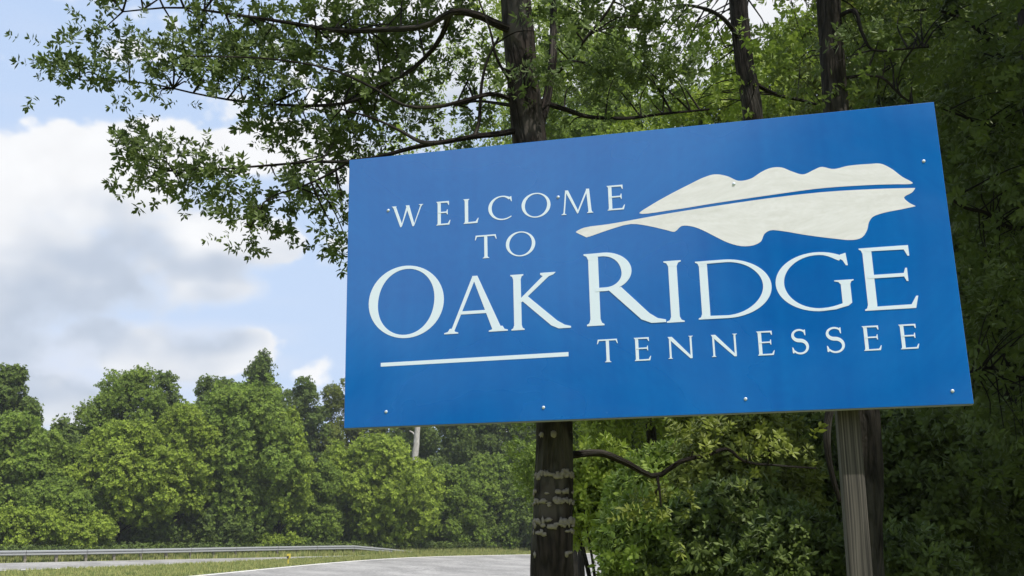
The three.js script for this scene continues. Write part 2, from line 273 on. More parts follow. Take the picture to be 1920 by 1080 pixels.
    if (ch === 'C' || ch === 'G') {
      const r = [arc(w * 0.56, 0.5, w * 0.56, 0.515, 0.95, 2 * P2 - 0.85, (a, k) => lerp(lerp(0.10, t, smooth(0, 0.12, k)), T * 1.04, Math.pow(Math.cos(a), 2) * (a > 1.6 && a < 4.7 ? 1 : 0)) * lerp(0.75, 1, smooth(1, 0.93, k)))];
      r.push(poly([[w * 0.86, 0.945], [w * 0.93, 0.97], [w * 0.945, 0.75], [w * 0.92, 0.75], [w * 0.885, 0.84], [w * 0.82, 0.90]]));
      if (ch === 'G') r.push(poly([[w * 0.83, 0.03], [w * 0.83, 0.46], [w * 0.95, 0.46], [w * 0.95, 0.10], [w * 0.90, 0.05]]), serif(w * 0.83, w * 0.95, 0.5, false, 0.10, 0.06, 0.03), poly([[w * 0.56, -0.014], [w * 0.74, 0.0], [w * 0.90, 0.055], [w * 0.90, 0.11], [w * 0.72, 0.045], [w * 0.56, 0.035]]));
      return r;
    }
    if (ch === 'N') return [stroke(0.12, 0, t * 1.7, 0.12, 0.98, t * 1.7), stroke(w - 0.11, 0, t * 1.7, w - 0.11, 1, t * 1.7), poly([[0.02, 1], [0.22, 1], [w - 0.07, 0.03], [w - 0.08, -0.02], [w - 0.17, -0.02], [0.10, 0.88]]), serif(0.09, 0.13, 0, true, 0.08, 0.08), serif(w - 0.12, w - 0.08, 1, false, 0.08, 0.08)];
    if (ch === 'M') return [stroke(0.10, 0, t * 1.1, 0.20, 1, t * 1.1), stroke(w - 0.13, 0, T * 0.92, w - 0.20, 1, T * 0.92), poly([[0.16, 1], [0.29, 1], [w / 2 + 0.045, 0.1], [w / 2, 0], [w / 2 - 0.03, 0.06]]), poly([[w / 2 - 0.02, 0.05], [w / 2 + 0.03, 0.03], [w - 0.17, 1], [w - 0.24, 1]]), serif(0.08, 0.12, 0, true, 0.08, 0.07), serif(w - 0.19, w - 0.07, 0, true, 0.06, 0.06)];
    if (ch === 'W') return [poly([[0.06, 1], [0.20, 1], [w * 0.335, 0.14], [w * 0.32, 0], [w * 0.28, 0]]), poly([[w * 0.30, 0], [w * 0.335, 0.05], [w * 0.535, 0.93], [w * 0.50, 1], [w * 0.475, 0.95]]), poly([[w * 0.45, 1], [w * 0.56, 1], [w * 0.72, 0.12], [w * 0.71, 0], [w * 0.665, 0]]), poly([[w * 0.69, 0], [w * 0.72, 0.03], [w - 0.06, 0.98], [w - 0.12, 0.98]]), serif(0.08, 0.18, 1, false, 0.06, 0.05), serif(w - 0.12, w - 0.07, 1, false, 0.08, 0.07)];
    if (ch === 'S') {
      const c = [], n = 60; for (let i = 0; i <= n; i++) { const k = i / n, a = k < 0.5 ? lerp(0.75, 1.5 * P2, k * 2) : lerp(0.5 * P2, -0.8 * P2, k * 2 - 1), top = k < 0.5; c.push([w / 2 + (top ? w * 0.40 : w * 0.44) * Math.cos(a) * (top ? 1 : 1), top ? 0.755 + 0.215 * Math.sin(a) : 0.275 + 0.265 * Math.sin(a)]); }
      const L = [], Rr = []; c.forEach((p, i) => { const a = c[Math.max(0, i - 1)], b = c[Math.min(n, i + 1)], dx = b[0] - a[0], dy = b[1] - a[1], l = Math.hypot(dx, dy) || 1, k = i / n, h = lerp(0.035, 0.075, Math.exp(-Math.pow((k - 0.5) / 0.22, 2))); L.push([p[0] - dy / l * h, p[1] + dx / l * h]); Rr.unshift([p[0] + dy / l * h, p[1] - dx / l * h]); });
      return [poly([...L, ...Rr]), poly([[w * 0.80, 0.97], [w * 0.87, 0.98], [w * 0.87, 0.74], [w * 0.83, 0.74], [w * 0.76, 0.88]]), poly([[w * 0.02, 0.27], [w * 0.07, 0.27], [w * 0.18, 0.10], [w * 0.10, 0.02], [w * 0.03, 0.04]])];
    }
    return [];
  }
  function letter(ch, x0, yb, x1, yt) {                            // left foot and right head of the letter in the picture
    const [u0, v0] = toUV(x0, yb), [u1, v1] = toUV(x1, yt), h = v1 - v0, w = (u1 - u0) / h;
    const gs = glyph(ch, w).map((s, i) => { const g = new THREE.ExtrudeGeometry(s, { depth: 0.0016 / h, bevelEnabled: false, steps: 1 }); g.translate(0, 0, i * 0.00013 / h); return g; });
    const g = mergeGeometries(gs); g.scale(h, h, h); g.translate(u0, v0, 0.0012); part('letter', g, white, panel);
  }
  // WELCOME
  letter('W', 734, 427.5, 793.5, 382.5); letter('E', 818, 423, 844.5, 376.5); letter('L', 869, 420, 897, 371.5); letter('C', 916, 414, 962, 366); letter('O', 978.5, 409.5, 1031.5, 360); letter('M', 1053, 403.5, 1111, 353); letter('E', 1139, 395, 1170, 346);
  // TO
  letter('T', 891, 485.5, 931, 439); letter('O', 949, 482, 1003, 432.5);
  // OAK
  letter('O', 690.5, 636, 832, 495); letter('A', 833, 627, 950, 513); letter('K', 957, 620, 1067, 508);
  // RIDGE
  letter('R', 1098, 612, 1241, 466); letter('I', 1239, 606, 1288, 487); letter('D', 1308, 599.5, 1442, 481); letter('G', 1459, 586.5, 1595, 470); letter('E', 1621, 583, 1710, 459);
  // TENNESSEE
  letter('T', 1121, 680, 1158, 635); letter('E', 1190, 677, 1219, 632); letter('N', 1253, 673, 1299, 629.5); letter('N', 1334.5, 669.5, 1381.5, 625.5); letter('E', 1421, 667, 1449.5, 620); letter('S', 1486, 664, 1513, 616.5); letter('S', 1551, 661.5, 1580, 612.5); letter('E', 1620, 658, 1649, 610); letter('E', 1689, 655, 1719, 607);
  // the underline bar
  const flat = (pts, d = 0.0014) => { const g = new THREE.ExtrudeGeometry(poly(pts.map(([x, y]) => toUV(x, y))), { depth: d, bevelEnabled: false }); g.translate(0, 0, 0.0012); const P = g.attributes.position, u = g.attributes.uv; for (let i = 0; i < u.count; i++) u.setXY(i, P.getX(i) / 0.8, P.getY(i) / 0.4); return g; };
  part('underline', flat([[714, 687.5], [1066, 668], [1066, 660], [714, 680.5]]), white, panel);
  // the oak leaf, two halves with the midrib left blue between them
  const z8 = (a) => a.map(([x, y]) => [1040 + x / 2, 180 + y / 2]);
  const curve = (pts) => { const c = new THREE.CatmullRomCurve3(pts.map(([x, y]) => V(x, y, 0)), true, 'centripetal'); return c.getPoints(150).map((p) => [p.x, p.y]); };
  part('oak_leaf_upper_half', flat(curve(z8([[318, 440], [360, 410], [430, 370], [500, 334], [560, 305], [600, 294], [645, 300], [690, 318], [735, 310], [775, 285], [810, 270], [850, 268], [890, 283], [932, 294], [970, 278], [1000, 266], [1045, 274], [1100, 262], [1180, 255], [1222, 254], [1262, 272], [1302, 302], [1343, 327], [1270, 331], [1200, 333], [1000, 346], [800, 373], [600, 402], [450, 426]]))), cream, panel);
  part('oak_leaf_lower_half', flat(curve(z8([[81.5, 508], [80, 510], [82, 512.2], [100, 521], [118, 529.6], [120, 530], [122, 529.4], [140, 524], [200, 503], [285, 480], [350, 487], [420, 503], [450, 509], [475, 488], [510, 488], [550, 501], [600, 526], [650, 550], [700, 563], [745, 560], [774, 545], [786, 518], [808, 504], [850, 506], [940, 521], [1050, 535], [1118, 540], [1153, 530], [1172, 502], [1178, 475], [1192, 454], [1235, 438], [1300, 425], [1352, 413.6], [1354, 413], [1352, 412], [1326, 398], [1310, 380], [1340, 362], [1352, 345.6], [1352, 345], [1350, 345], [1200, 349], [1000, 361], [800, 384], [600, 413], [400, 445], [280, 467], [200, 481], [110, 494]]))), cream, panel);
  // screws in two rows of four
  const sg = new THREE.SphereGeometry(0.0066, 14, 8, 0, 2 * P2, 0, P2 / 2); sg.rotateX(P2 / 2); sg.scale(1, 1, 0.55);
  const screwM = new THREE.MeshStandardMaterial({ name: 'zinc_screw', color: new THREE.Color(0.55, 0.62, 0.70), roughness: 0.4, metalness: 0.2 });
  for (const [x, y] of [[724, 772], [1019, 764], [1398, 748], [1786, 733], [728, 394.5], [1046.5, 369.5], [1376, 345], [1732, 302]]) { const [u, v] = toUV(x, y), m = part('screw', sg, screwM, panel); m.position.set(u, v, x === 1376 ? 0.0026 : 0.002); }
}

// ---------------------------------------------------------------- plants: tools
const UP = V(0, 1, 0);
function tube(pts, radii, seg, rough, seed, vscale = 1) {
  const n = pts.length, P = [], U = [], I = [], fr = V(0, 0, 1), tng = V(0, 0, 0); let len = 0, ref = null;
  for (let i = 0; i < n; i++) {
    tng.subVectors(pts[Math.min(n - 1, i + 1)], pts[Math.max(0, i - 1)]).normalize();
    if (!ref) ref = Math.abs(tng.y) > 0.8 ? V(1, 0, 0) : V(0, 1, 0);
    const bx = ref.clone().addScaledVector(tng, -ref.dot(tng)).normalize(), bz = V(0, 0, 0).crossVectors(tng, bx); ref = bx;
    if (i) len += pts[i].distanceTo(pts[i - 1]);
    for (let k = 0; k <= seg; k++) {
      const a = 2 * Math.PI * (k % seg) / seg, c = Math.cos(a), s = Math.sin(a);
      const rr = radii[i] * (1 + rough * noise3(c * 2.3 + seed, len * 2.2, s * 2.3) + rough * 0.6 * noise3(c * 6 + seed, len * 9, s * 6));
      P.push(pts[i].x + (bx.x * c + bz.x * s) * rr, pts[i].y + (bx.y * c + bz.y * s) * rr, pts[i].z + (bx.z * c + bz.z * s) * rr);
      U.push(k / seg * Math.max(1, Math.round(radii[0] * 6.28 / 0.5)), len * vscale);
    }
  }
  for (let i = 0; i < n - 1; i++) for (let k = 0; k < seg; k++) { const a = i * (seg + 1) + k, b = a + 1, c = a + seg + 1, d = c + 1; I.push(a, b, c, b, d, c); }
  const g = new THREE.BufferGeometry(); g.setAttribute('position', new THREE.Float32BufferAttribute(P, 3)); g.setAttribute('uv', new THREE.Float32BufferAttribute(U, 2)); g.setIndex(I); g.computeVertexNormals(); return g;
}
function path(pts, n) { return new THREE.CatmullRomCurve3(pts, false, 'centripetal').getPoints(n); }
function limb(pts, r0, r1, n, seg, rough, seed) { const p = path(pts, n); return { pts: p, geo: tube(p, p.map((_, i) => lerp(r0, r1, Math.pow(i / n, 0.9))), seg, rough, seed) }; }
// one leafy spray: leaves along a short twig and a tuft at its tip; grows along +y
function spray(seed, leaves, twig, len, wid, lobed) {
  const R = rng(seed), P = [], I = [];
  for (let i = 0; i < leaves; i++) {
    const tip = i > leaves * 0.5, y = tip ? twig * (0.9 + 0.1 * R()) : twig * (0.15 + 0.75 * R()), az = i * 2.4 + R(), open = tip ? 0.35 + 0.7 * R() : 0.8 + 0.6 * R(), L = len * (0.75 + 0.5 * R()), w = wid * (0.8 + 0.4 * R());
    const d = V(Math.sin(open) * Math.cos(az), Math.cos(open), Math.sin(open) * Math.sin(az)), s = V(-Math.sin(az), 0, Math.cos(az)), nn = V(0, 0, 0).crossVectors(d, s), o = P.length / 3;
    const add = (l, x, f, c) => P.push(d.x * l + s.x * x + nn.x * f, y + d.y * l + s.y * x + nn.y * f - c, d.z * l + s.z * x + nn.z * f);
    const dr = L * (0.05 + 0.15 * R());
    add(0, 0, 0, 0); add(L * 0.55, w / 2, w * 0.16, dr * 0.4); add(L, 0, 0, dr); add(L * 0.55, -w / 2, w * 0.16, dr * 0.4); add(L * 0.5, 0, -w * 0.05, dr * 0.35);
    I.push(o, o + 1, o + 4, o + 1, o + 2, o + 4, o + 2, o + 3, o + 4, o + 3, o, o + 4);
  }
  const g = new THREE.BufferGeometry(); g.setAttribute('position', new THREE.Float32BufferAttribute(P, 3)); g.setIndex(I); g.computeVertexNormals(); return g;
}
const nearSprays = [0, 1, 2].map((k) => spray(300 + k, 14, 0.074, 0.036, 0.0150));
const underSprays = [0, 1, 2].map((k) => spray(320 + k, 12, 0.19, 0.074, 0.031));
const bigSprays = [0, 1].map((k) => spray(340 + k, 10, 0.42, 0.20, 0.10));
const farSprays = [0, 1].map((k) => spray(360 + k, 14, 0.40, 0.19, 0.11));
function foliage(list, geos, mat, parent, name = 'foliage') {
  const M = new THREE.Matrix4(), q = new THREE.Quaternion(), q2 = new THREE.Quaternion(), s = V(1, 1, 1), o = parent.position;
  geos.forEach((g, k) => {
    const mine = list.filter((_, i) => i % geos.length === k); if (!mine.length) return;
    const im = new THREE.InstancedMesh(g, mat, mine.length); im.name = name; im.userData.kind = 'stuff'; im.castShadow = im.receiveShadow = true;
    mine.forEach((e, i) => { q.setFromUnitVectors(UP, e.d); q2.setFromAxisAngle(UP, e.roll); q.multiply(q2); s.setScalar(e.s); M.compose(V(e.p.x - o.x, e.p.y - o.y, e.p.z - o.z), q, s); im.setMatrixAt(i, M); im.setColorAt(i, e.c); });
    parent.add(im);
  });
}
// leaf colours, linear; the shade tones have shade put into the colour
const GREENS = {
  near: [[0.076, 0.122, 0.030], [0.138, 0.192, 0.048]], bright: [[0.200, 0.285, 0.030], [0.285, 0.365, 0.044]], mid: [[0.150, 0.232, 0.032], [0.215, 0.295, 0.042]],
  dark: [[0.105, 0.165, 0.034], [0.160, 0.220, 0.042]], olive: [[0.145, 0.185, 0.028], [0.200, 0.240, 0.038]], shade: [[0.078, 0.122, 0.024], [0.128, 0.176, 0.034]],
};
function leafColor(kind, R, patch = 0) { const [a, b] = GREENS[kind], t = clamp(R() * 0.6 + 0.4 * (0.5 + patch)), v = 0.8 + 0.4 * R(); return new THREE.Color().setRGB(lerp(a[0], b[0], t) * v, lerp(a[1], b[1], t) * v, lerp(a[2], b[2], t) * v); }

// a crown of many lobes, for trees seen from afar and for shrubs: sprays sit in the shell of every lobe
function lobeSprays(lobes, count, kind, R, scale, clump = 1) {
  const G = gaussOf(R), out = []; let tot = 0; const acc = lobes.map((l) => (tot += Math.pow(l.r.x * l.r.y * l.r.z, 2 / 3))), pick = (w) => { let a = 0, b = acc.length - 1; while (a < b) { const m = (a + b) >> 1; if (acc[m] >= w) b = m; else a = m + 1; } return a; };
  for (let i = 0; i < count; i++) {
    const w = R() * tot, l = lobes[pick(w)];
    const u = R() * 2 - 1, a = R() * 6.2831853, h = Math.sqrt(1 - u * u), d = V(h * Math.cos(a), u, h * Math.sin(a));
    if (d.y < -0.35 && R() < 0.5) { i--; continue; }
    const bump = noise3(d.x * 2.4 + l.seed, d.y * 2.4, d.z * 2.4) * 0.30 + noise3(d.x * 5.5 + l.seed, d.y * 5.5 + 9, d.z * 5.5) * 0.22;
    const k = (0.84 + bump * 1.35 * clump) * (1 - Math.abs(G()) * 0.15) * (R() < 0.10 ? 0.55 + 0.4 * R() : 1) + (R() < 0.07 ? 0.22 * R() : 0);
    const p = V(l.c.x + d.x * l.r.x * k, l.c.y + d.y * l.r.y * k, l.c.z + d.z * l.r.z * k);
    const dir = d.clone().multiplyScalar(0.7).add(V(G() * 0.45, 0.25 + G() * 0.45, G() * 0.45)).normalize();
    out.push({ p, d: dir, roll: R() * 6.3, s: scale * (0.7 + 0.6 * R()), c: leafColor(kind, R, 0.5 * noise3(p.x * 0.6, p.y * 0.6, p.z * 0.6) + 0.4 * l.tone) });
  }
  return out;
}
function crownLobes(foot, top, bottom, hw, depthHw, R, n) {
  const L = [{ c: V(foot.x, (top * 0.9 + bottom * 1.1) / 2, foot.z), r: V(hw * 0.55, (top - bottom) * 0.40, depthHw * 0.55), seed: R() * 50, tone: -0.2 }];
  n = Math.round(n * 1.9);
  for (let i = 0; i < n; i++) {
    const f = (i + 0.5) / n, y = lerp(bottom, top, 0.08 + 0.86 * f), env = Math.pow(Math.sin(Math.PI * clamp(0.20 + 0.74 * f, 0, 0.97)), 0.8), a = i * 2.39996 + R() * 0.9, rr = Math.min(hw, top - bottom) * (0.13 + 0.21 * R() * R() + 0.05 * R());
    const k = Math.max(0, env * (0.72 + 0.5 * R()) - rr / hw * 0.7), flat = 0.6 + 0.7 * R();
    if (i % 2) { const u = 0.35 + 0.65 * R(), e = Math.pow(Math.sin(Math.PI * clamp(0.20 + 0.74 * u, 0, 0.97)), 0.8), b = R() * 6.28, sr = hw * (0.07 + 0.09 * R()), sh = sr * (1.2 + 1.6 * R()); L.push({ c: V(foot.x + Math.cos(b) * hw * e * (0.85 + 0.2 * R()), Math.min(lerp(bottom, top, u) + sh * 0.3, top - sh * 0.75), foot.z + Math.sin(b) * depthHw * e * (0.85 + 0.2 * R())), r: V(sr, sh, sr), seed: R() * 50, tone: (R() - 0.3) * 1.2 }); }
    L.push({ c: V(foot.x + Math.cos(a) * hw * k, Math.min(y, top - rr * flat * 0.75), foot.z + Math.sin(a) * depthHw * k), r: V(rr * (1 + 0.35 * R()), rr * flat, rr * 1.1), seed: R() * 50, tone: (R() - 0.5) * 1.1 });
  }
  return L;
}
let seedN = 1000;
// a tree beyond the road: px centre, crown top and bottom in the picture, half width, depth
function farTree(name, px, top, bottom, hw, d, kind, count, label, group, opt = {}) {
  const R = rng(seedN += 17), mid = at(px, (top + bottom) / 2, d), yT = at(px, top, d).y, yB = at(px, bottom, d).y, k = d / F, foot = V(mid.x, terrain(mid.x, mid.z) - 0.1, mid.z);
  const t = base(name, foot, label, opt.category ?? 'tree', group), W = hw * k, lobes = crownLobes(foot, yT, yB, W, W * (opt.deep ?? 0.75), R, opt.lobes ?? 13);
  const sc = opt.scale ?? 0.72 + 0.62 * R();
  foliage(lobeSprays(lobes, opt.scale ? count : Math.round(count / Math.pow(sc, 1.4)), kind, R, sc, opt.clump ?? 1), opt.geos ?? farSprays, opt.mat ?? leafFar, t, opt.part ?? 'crown');
  const h = yT - foot.y;
  if (opt.trunk !== false) {
    const lean = (R() - 0.5) * 0.8, tp = [V(0, 0, 0), V(lean * 0.3, h * 0.3, 0.1), V(lean, h * 0.8, -0.1)];
    part('trunk', tube(path(tp, 8), [...Array(9)].map((_, i) => lerp(0.016 * h, 0.004 * h, i / 8)), 8, 0.15, R() * 30, 0.5), barkB, t);
    const arms = lobes.slice(1, 7).map((l) => { const y0 = clamp(l.c.y - foot.y - l.r.y - 0.6, h * 0.15, h * 0.75); return tube(path([V(lean * y0 / h, y0, 0), l.c.clone().sub(foot).lerp(V(lean * 0.5, y0, 0), 0.5), l.c.clone().sub(foot)], 5), [0.006, 0.005, 0.004, 0.003, 0.002, 0.001].map((x) => x * h), 5, 0.1, 3); });
    part('limbs', mergeGeometries(arms), barkB, t, 'stuff');
  } else {
    const st = lobes.slice(0, 9).map((l) => { const q = l.c.clone().sub(foot); return tube(path([V(q.x * 0.15, 0, q.z * 0.15), V(q.x * 0.5, q.y * 0.6, q.z * 0.5), q], 5), [1, 0.9, 0.8, 0.6, 0.4, 0.3].map((x) => x * 0.012 * Math.max(h, 0.6)), 5, 0.1, 5); });
    part('stems', mergeGeometries(st), barkB, t, 'stuff');
  }
  return t;
}

// ---------------------------------------------------------------- the wood beyond the road, one tree at a time
{
  const G = 'trees of the wood beyond the guardrail', B = 'bushes at the foot of the wood beyond the guardrail';
  // back row, darker and taller
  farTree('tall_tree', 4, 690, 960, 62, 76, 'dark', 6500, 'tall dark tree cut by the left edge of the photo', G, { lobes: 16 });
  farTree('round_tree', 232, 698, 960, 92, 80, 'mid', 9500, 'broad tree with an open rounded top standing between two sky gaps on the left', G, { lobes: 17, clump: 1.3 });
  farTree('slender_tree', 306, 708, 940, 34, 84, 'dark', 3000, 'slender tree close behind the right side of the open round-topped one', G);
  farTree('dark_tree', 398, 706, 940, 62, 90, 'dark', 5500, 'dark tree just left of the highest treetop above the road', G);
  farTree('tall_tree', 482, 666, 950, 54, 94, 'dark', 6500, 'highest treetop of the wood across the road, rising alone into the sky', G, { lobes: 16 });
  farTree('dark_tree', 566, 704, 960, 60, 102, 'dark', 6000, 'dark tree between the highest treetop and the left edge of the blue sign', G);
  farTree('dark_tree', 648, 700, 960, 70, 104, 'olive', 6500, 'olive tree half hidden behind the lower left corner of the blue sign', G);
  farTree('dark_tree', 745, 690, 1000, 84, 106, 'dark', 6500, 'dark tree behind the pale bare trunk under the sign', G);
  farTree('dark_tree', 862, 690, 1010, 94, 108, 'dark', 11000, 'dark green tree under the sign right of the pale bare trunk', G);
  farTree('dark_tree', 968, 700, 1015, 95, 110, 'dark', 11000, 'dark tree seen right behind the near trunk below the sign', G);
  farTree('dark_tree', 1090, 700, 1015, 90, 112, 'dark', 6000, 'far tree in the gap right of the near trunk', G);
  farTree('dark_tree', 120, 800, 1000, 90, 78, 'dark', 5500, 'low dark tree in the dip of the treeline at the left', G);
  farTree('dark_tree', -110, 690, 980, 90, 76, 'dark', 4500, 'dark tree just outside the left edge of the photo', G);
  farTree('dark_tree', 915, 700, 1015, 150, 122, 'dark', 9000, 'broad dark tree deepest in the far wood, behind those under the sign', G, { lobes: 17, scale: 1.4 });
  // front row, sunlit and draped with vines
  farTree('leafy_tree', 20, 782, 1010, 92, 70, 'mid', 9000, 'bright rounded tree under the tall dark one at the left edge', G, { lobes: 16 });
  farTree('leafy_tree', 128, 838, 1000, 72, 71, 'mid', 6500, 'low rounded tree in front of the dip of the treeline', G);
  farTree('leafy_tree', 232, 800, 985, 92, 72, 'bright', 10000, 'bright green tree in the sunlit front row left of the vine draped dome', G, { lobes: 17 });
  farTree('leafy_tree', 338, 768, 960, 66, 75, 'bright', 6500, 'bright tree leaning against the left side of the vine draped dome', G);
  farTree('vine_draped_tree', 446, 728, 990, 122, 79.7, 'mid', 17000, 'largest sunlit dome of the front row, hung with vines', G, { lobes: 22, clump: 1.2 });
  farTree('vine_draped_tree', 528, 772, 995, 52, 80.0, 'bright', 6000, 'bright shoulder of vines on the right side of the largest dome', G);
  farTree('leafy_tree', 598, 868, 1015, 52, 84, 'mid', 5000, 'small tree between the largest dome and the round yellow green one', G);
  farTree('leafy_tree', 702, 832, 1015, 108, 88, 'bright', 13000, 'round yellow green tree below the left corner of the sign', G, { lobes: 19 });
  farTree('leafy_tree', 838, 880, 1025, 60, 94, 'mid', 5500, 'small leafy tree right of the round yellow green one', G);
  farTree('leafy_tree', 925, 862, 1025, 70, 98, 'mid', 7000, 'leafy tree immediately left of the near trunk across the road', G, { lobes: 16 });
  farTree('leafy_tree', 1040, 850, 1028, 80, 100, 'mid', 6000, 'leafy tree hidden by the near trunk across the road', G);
  // thick undergrowth in their shade, which is partly put into its dark leaf colour
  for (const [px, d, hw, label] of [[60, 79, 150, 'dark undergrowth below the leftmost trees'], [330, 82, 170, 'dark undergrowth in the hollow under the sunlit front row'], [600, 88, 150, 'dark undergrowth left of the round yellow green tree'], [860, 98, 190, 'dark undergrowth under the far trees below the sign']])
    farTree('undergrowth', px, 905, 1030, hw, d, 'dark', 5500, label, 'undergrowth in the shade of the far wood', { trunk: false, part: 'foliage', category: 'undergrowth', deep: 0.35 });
  // bushes along the rail
  farTree('bush', 40, 962, 1034, 74, 66, 'bright', 5000, 'bright kudzu covered bush behind the left end of the guardrail', B, { trunk: false, part: 'foliage', category: 'bush', scale: 0.9 });
  farTree('bush', 140, 972, 1036, 60, 67.5, 'bright', 3600, 'second bright bush from the left behind the guardrail', B, { trunk: false, part: 'foliage', category: 'bush', scale: 0.9 });
  farTree('bush', 100, 905, 985, 70, 68.5, 'mid', 4200, 'taller green bush above the two bright bushes at the left', B, { trunk: false, part: 'foliage', category: 'bush' });
  farTree('bush', 500, 1008, 1032, 50, 79.0, 'bright', 1800, 'low yellow green bush behind the thin end of the guardrail', B, { trunk: false, part: 'foliage', category: 'bush', scale: 0.8 });
  farTree('bush', 585, 965, 1030, 46, 83, 'mid', 2400, 'small green bush between the largest dome and the yellow green tree', B, { trunk: false, part: 'foliage', category: 'bush', scale: 0.85 });
  farTree('bush', 690, 988, 1032, 50, 87, 'bright', 2000, 'low bright bush in front of the round yellow green tree', B, { trunk: false, part: 'foliage', category: 'bush', scale: 0.8 });
  farTree('bush', 750, 1005, 1032, 38, 89, 'bright', 1300, 'smallest weedy bush at the road edge below the pale bare trunk', B, { trunk: false, part: 'foliage', category: 'bush', scale: 0.8 });
  farTree('bush', 880, 985, 1034, 80, 96, 'mid', 2600, 'long low bush at the far road edge left of the near trunk', B, { trunk: false, part: 'foliage', category: 'bush', scale: 0.85, deep: 0.5 });
  farTree('bush', 270, 985, 1036, 60, 74, 'dark', 2200, 'dark bush in the hollow right of the two bright bushes', B, { trunk: false, part: 'foliage', category: 'bush', scale: 0.85 });
  farTree('bush', 395, 965, 1034, 80, 76.7, 'dark', 3000, 'dark trailing bush under the largest dome', B, { trunk: false, part: 'foliage', category: 'bush', scale: 0.85 });
  // the bare bleached trunk below the sign
  const s = at(781, 1010, 99), t = base('dead_tree', V(s.x, terrain(s.x, s.z), s.z), 'pale bare dead trunk standing among green trees below the sign', 'dead tree');
  const q = (x, y) => at(x, y, 99).sub(t.position), pts = [V(-0.1, 0, 0), q(780, 885), q(778, 860), q(781, 830), q(783, 800), q(787, 770)];
  part('trunk', tube(path(pts, 14), [...Array(15)].map((_, i) => lerp(0.41, 0.26, i / 14)), 10, 0.12, 4, 0.4), paleBark, t);
  part('broken_limb', tube(path([q(781, 825), q(775, 812), q(768, 808)], 5), [0.12, 0.11, 0.1, 0.09, 0.07, 0.05], 7, 0.2, 8, 0.4), paleBark, t);
}
{
  const R = rng(616), list = [], g = new THREE.Group(); g.name = 'roadside_weeds'; g.position.copy(roadAt(30, 68)); scene.add(g);
  for (let i = 0; i < 5200; i++) { const a = lerp(0, 90, R()), s = 66.0 + smooth(20, 50, a) * 2.4 + Math.pow(R(), 1.4) * 5, q = roadAt(a, s); q.y = terrain(q.x, q.z) + 0.05 + R() * 0.35; list.push({ p: q, d: V((R() - 0.5) * 0.8, 1, (R() - 0.5) * 0.8).normalize(), roll: R() * 6.3, s: 0.75 + 0.6 * R(), c: leafColor(R() < 0.15 ? 'dark' : 'shade', R, noise3(q.x * 0.3, 1, q.z * 0.3)) }); }  // dark leaf tones stand in for the shade under the rail
  foliage(list, farSprays, leafFar, g, 'leaves'); tag(g, 'low weeds in a strip behind the guardrail, leaves coloured dark for the shade there', 'weeds', null, 'stuff');
}
// ---------------------------------------------------------------- a small yellow marker at the median
{
  const p = at(540, 1058, 66); p.y = terrain(p.x, p.z);
  const g = base('road_marker', p, 'small yellow marker post on the grass median before the guardrail', 'marker post');
  const yel = new THREE.MeshStandardMaterial({ name: 'yellow_marker_plastic', color: new THREE.Color(0.55, 0.45, 0.06), roughness: 0.6 }), blk = new THREE.MeshStandardMaterial({ name: 'black_marker_band', color: new THREE.Color(0.03, 0.03, 0.03), roughness: 0.7 });
  part('post', new RoundedBoxGeometry(0.1, 0.6, 0.04, 2, 0.015).translate(0, 0.3, 0), yel, g);
  part('reflector_plate', new RoundedBoxGeometry(0.26, 0.3, 0.03, 2, 0.012).translate(0.04, 0.62, 0.03), yel, g);
  part('dark_band', new RoundedBoxGeometry(0.14, 0.16, 0.02, 2, 0.006).translate(-0.02, 0.55, 0.052), blk, g);
}

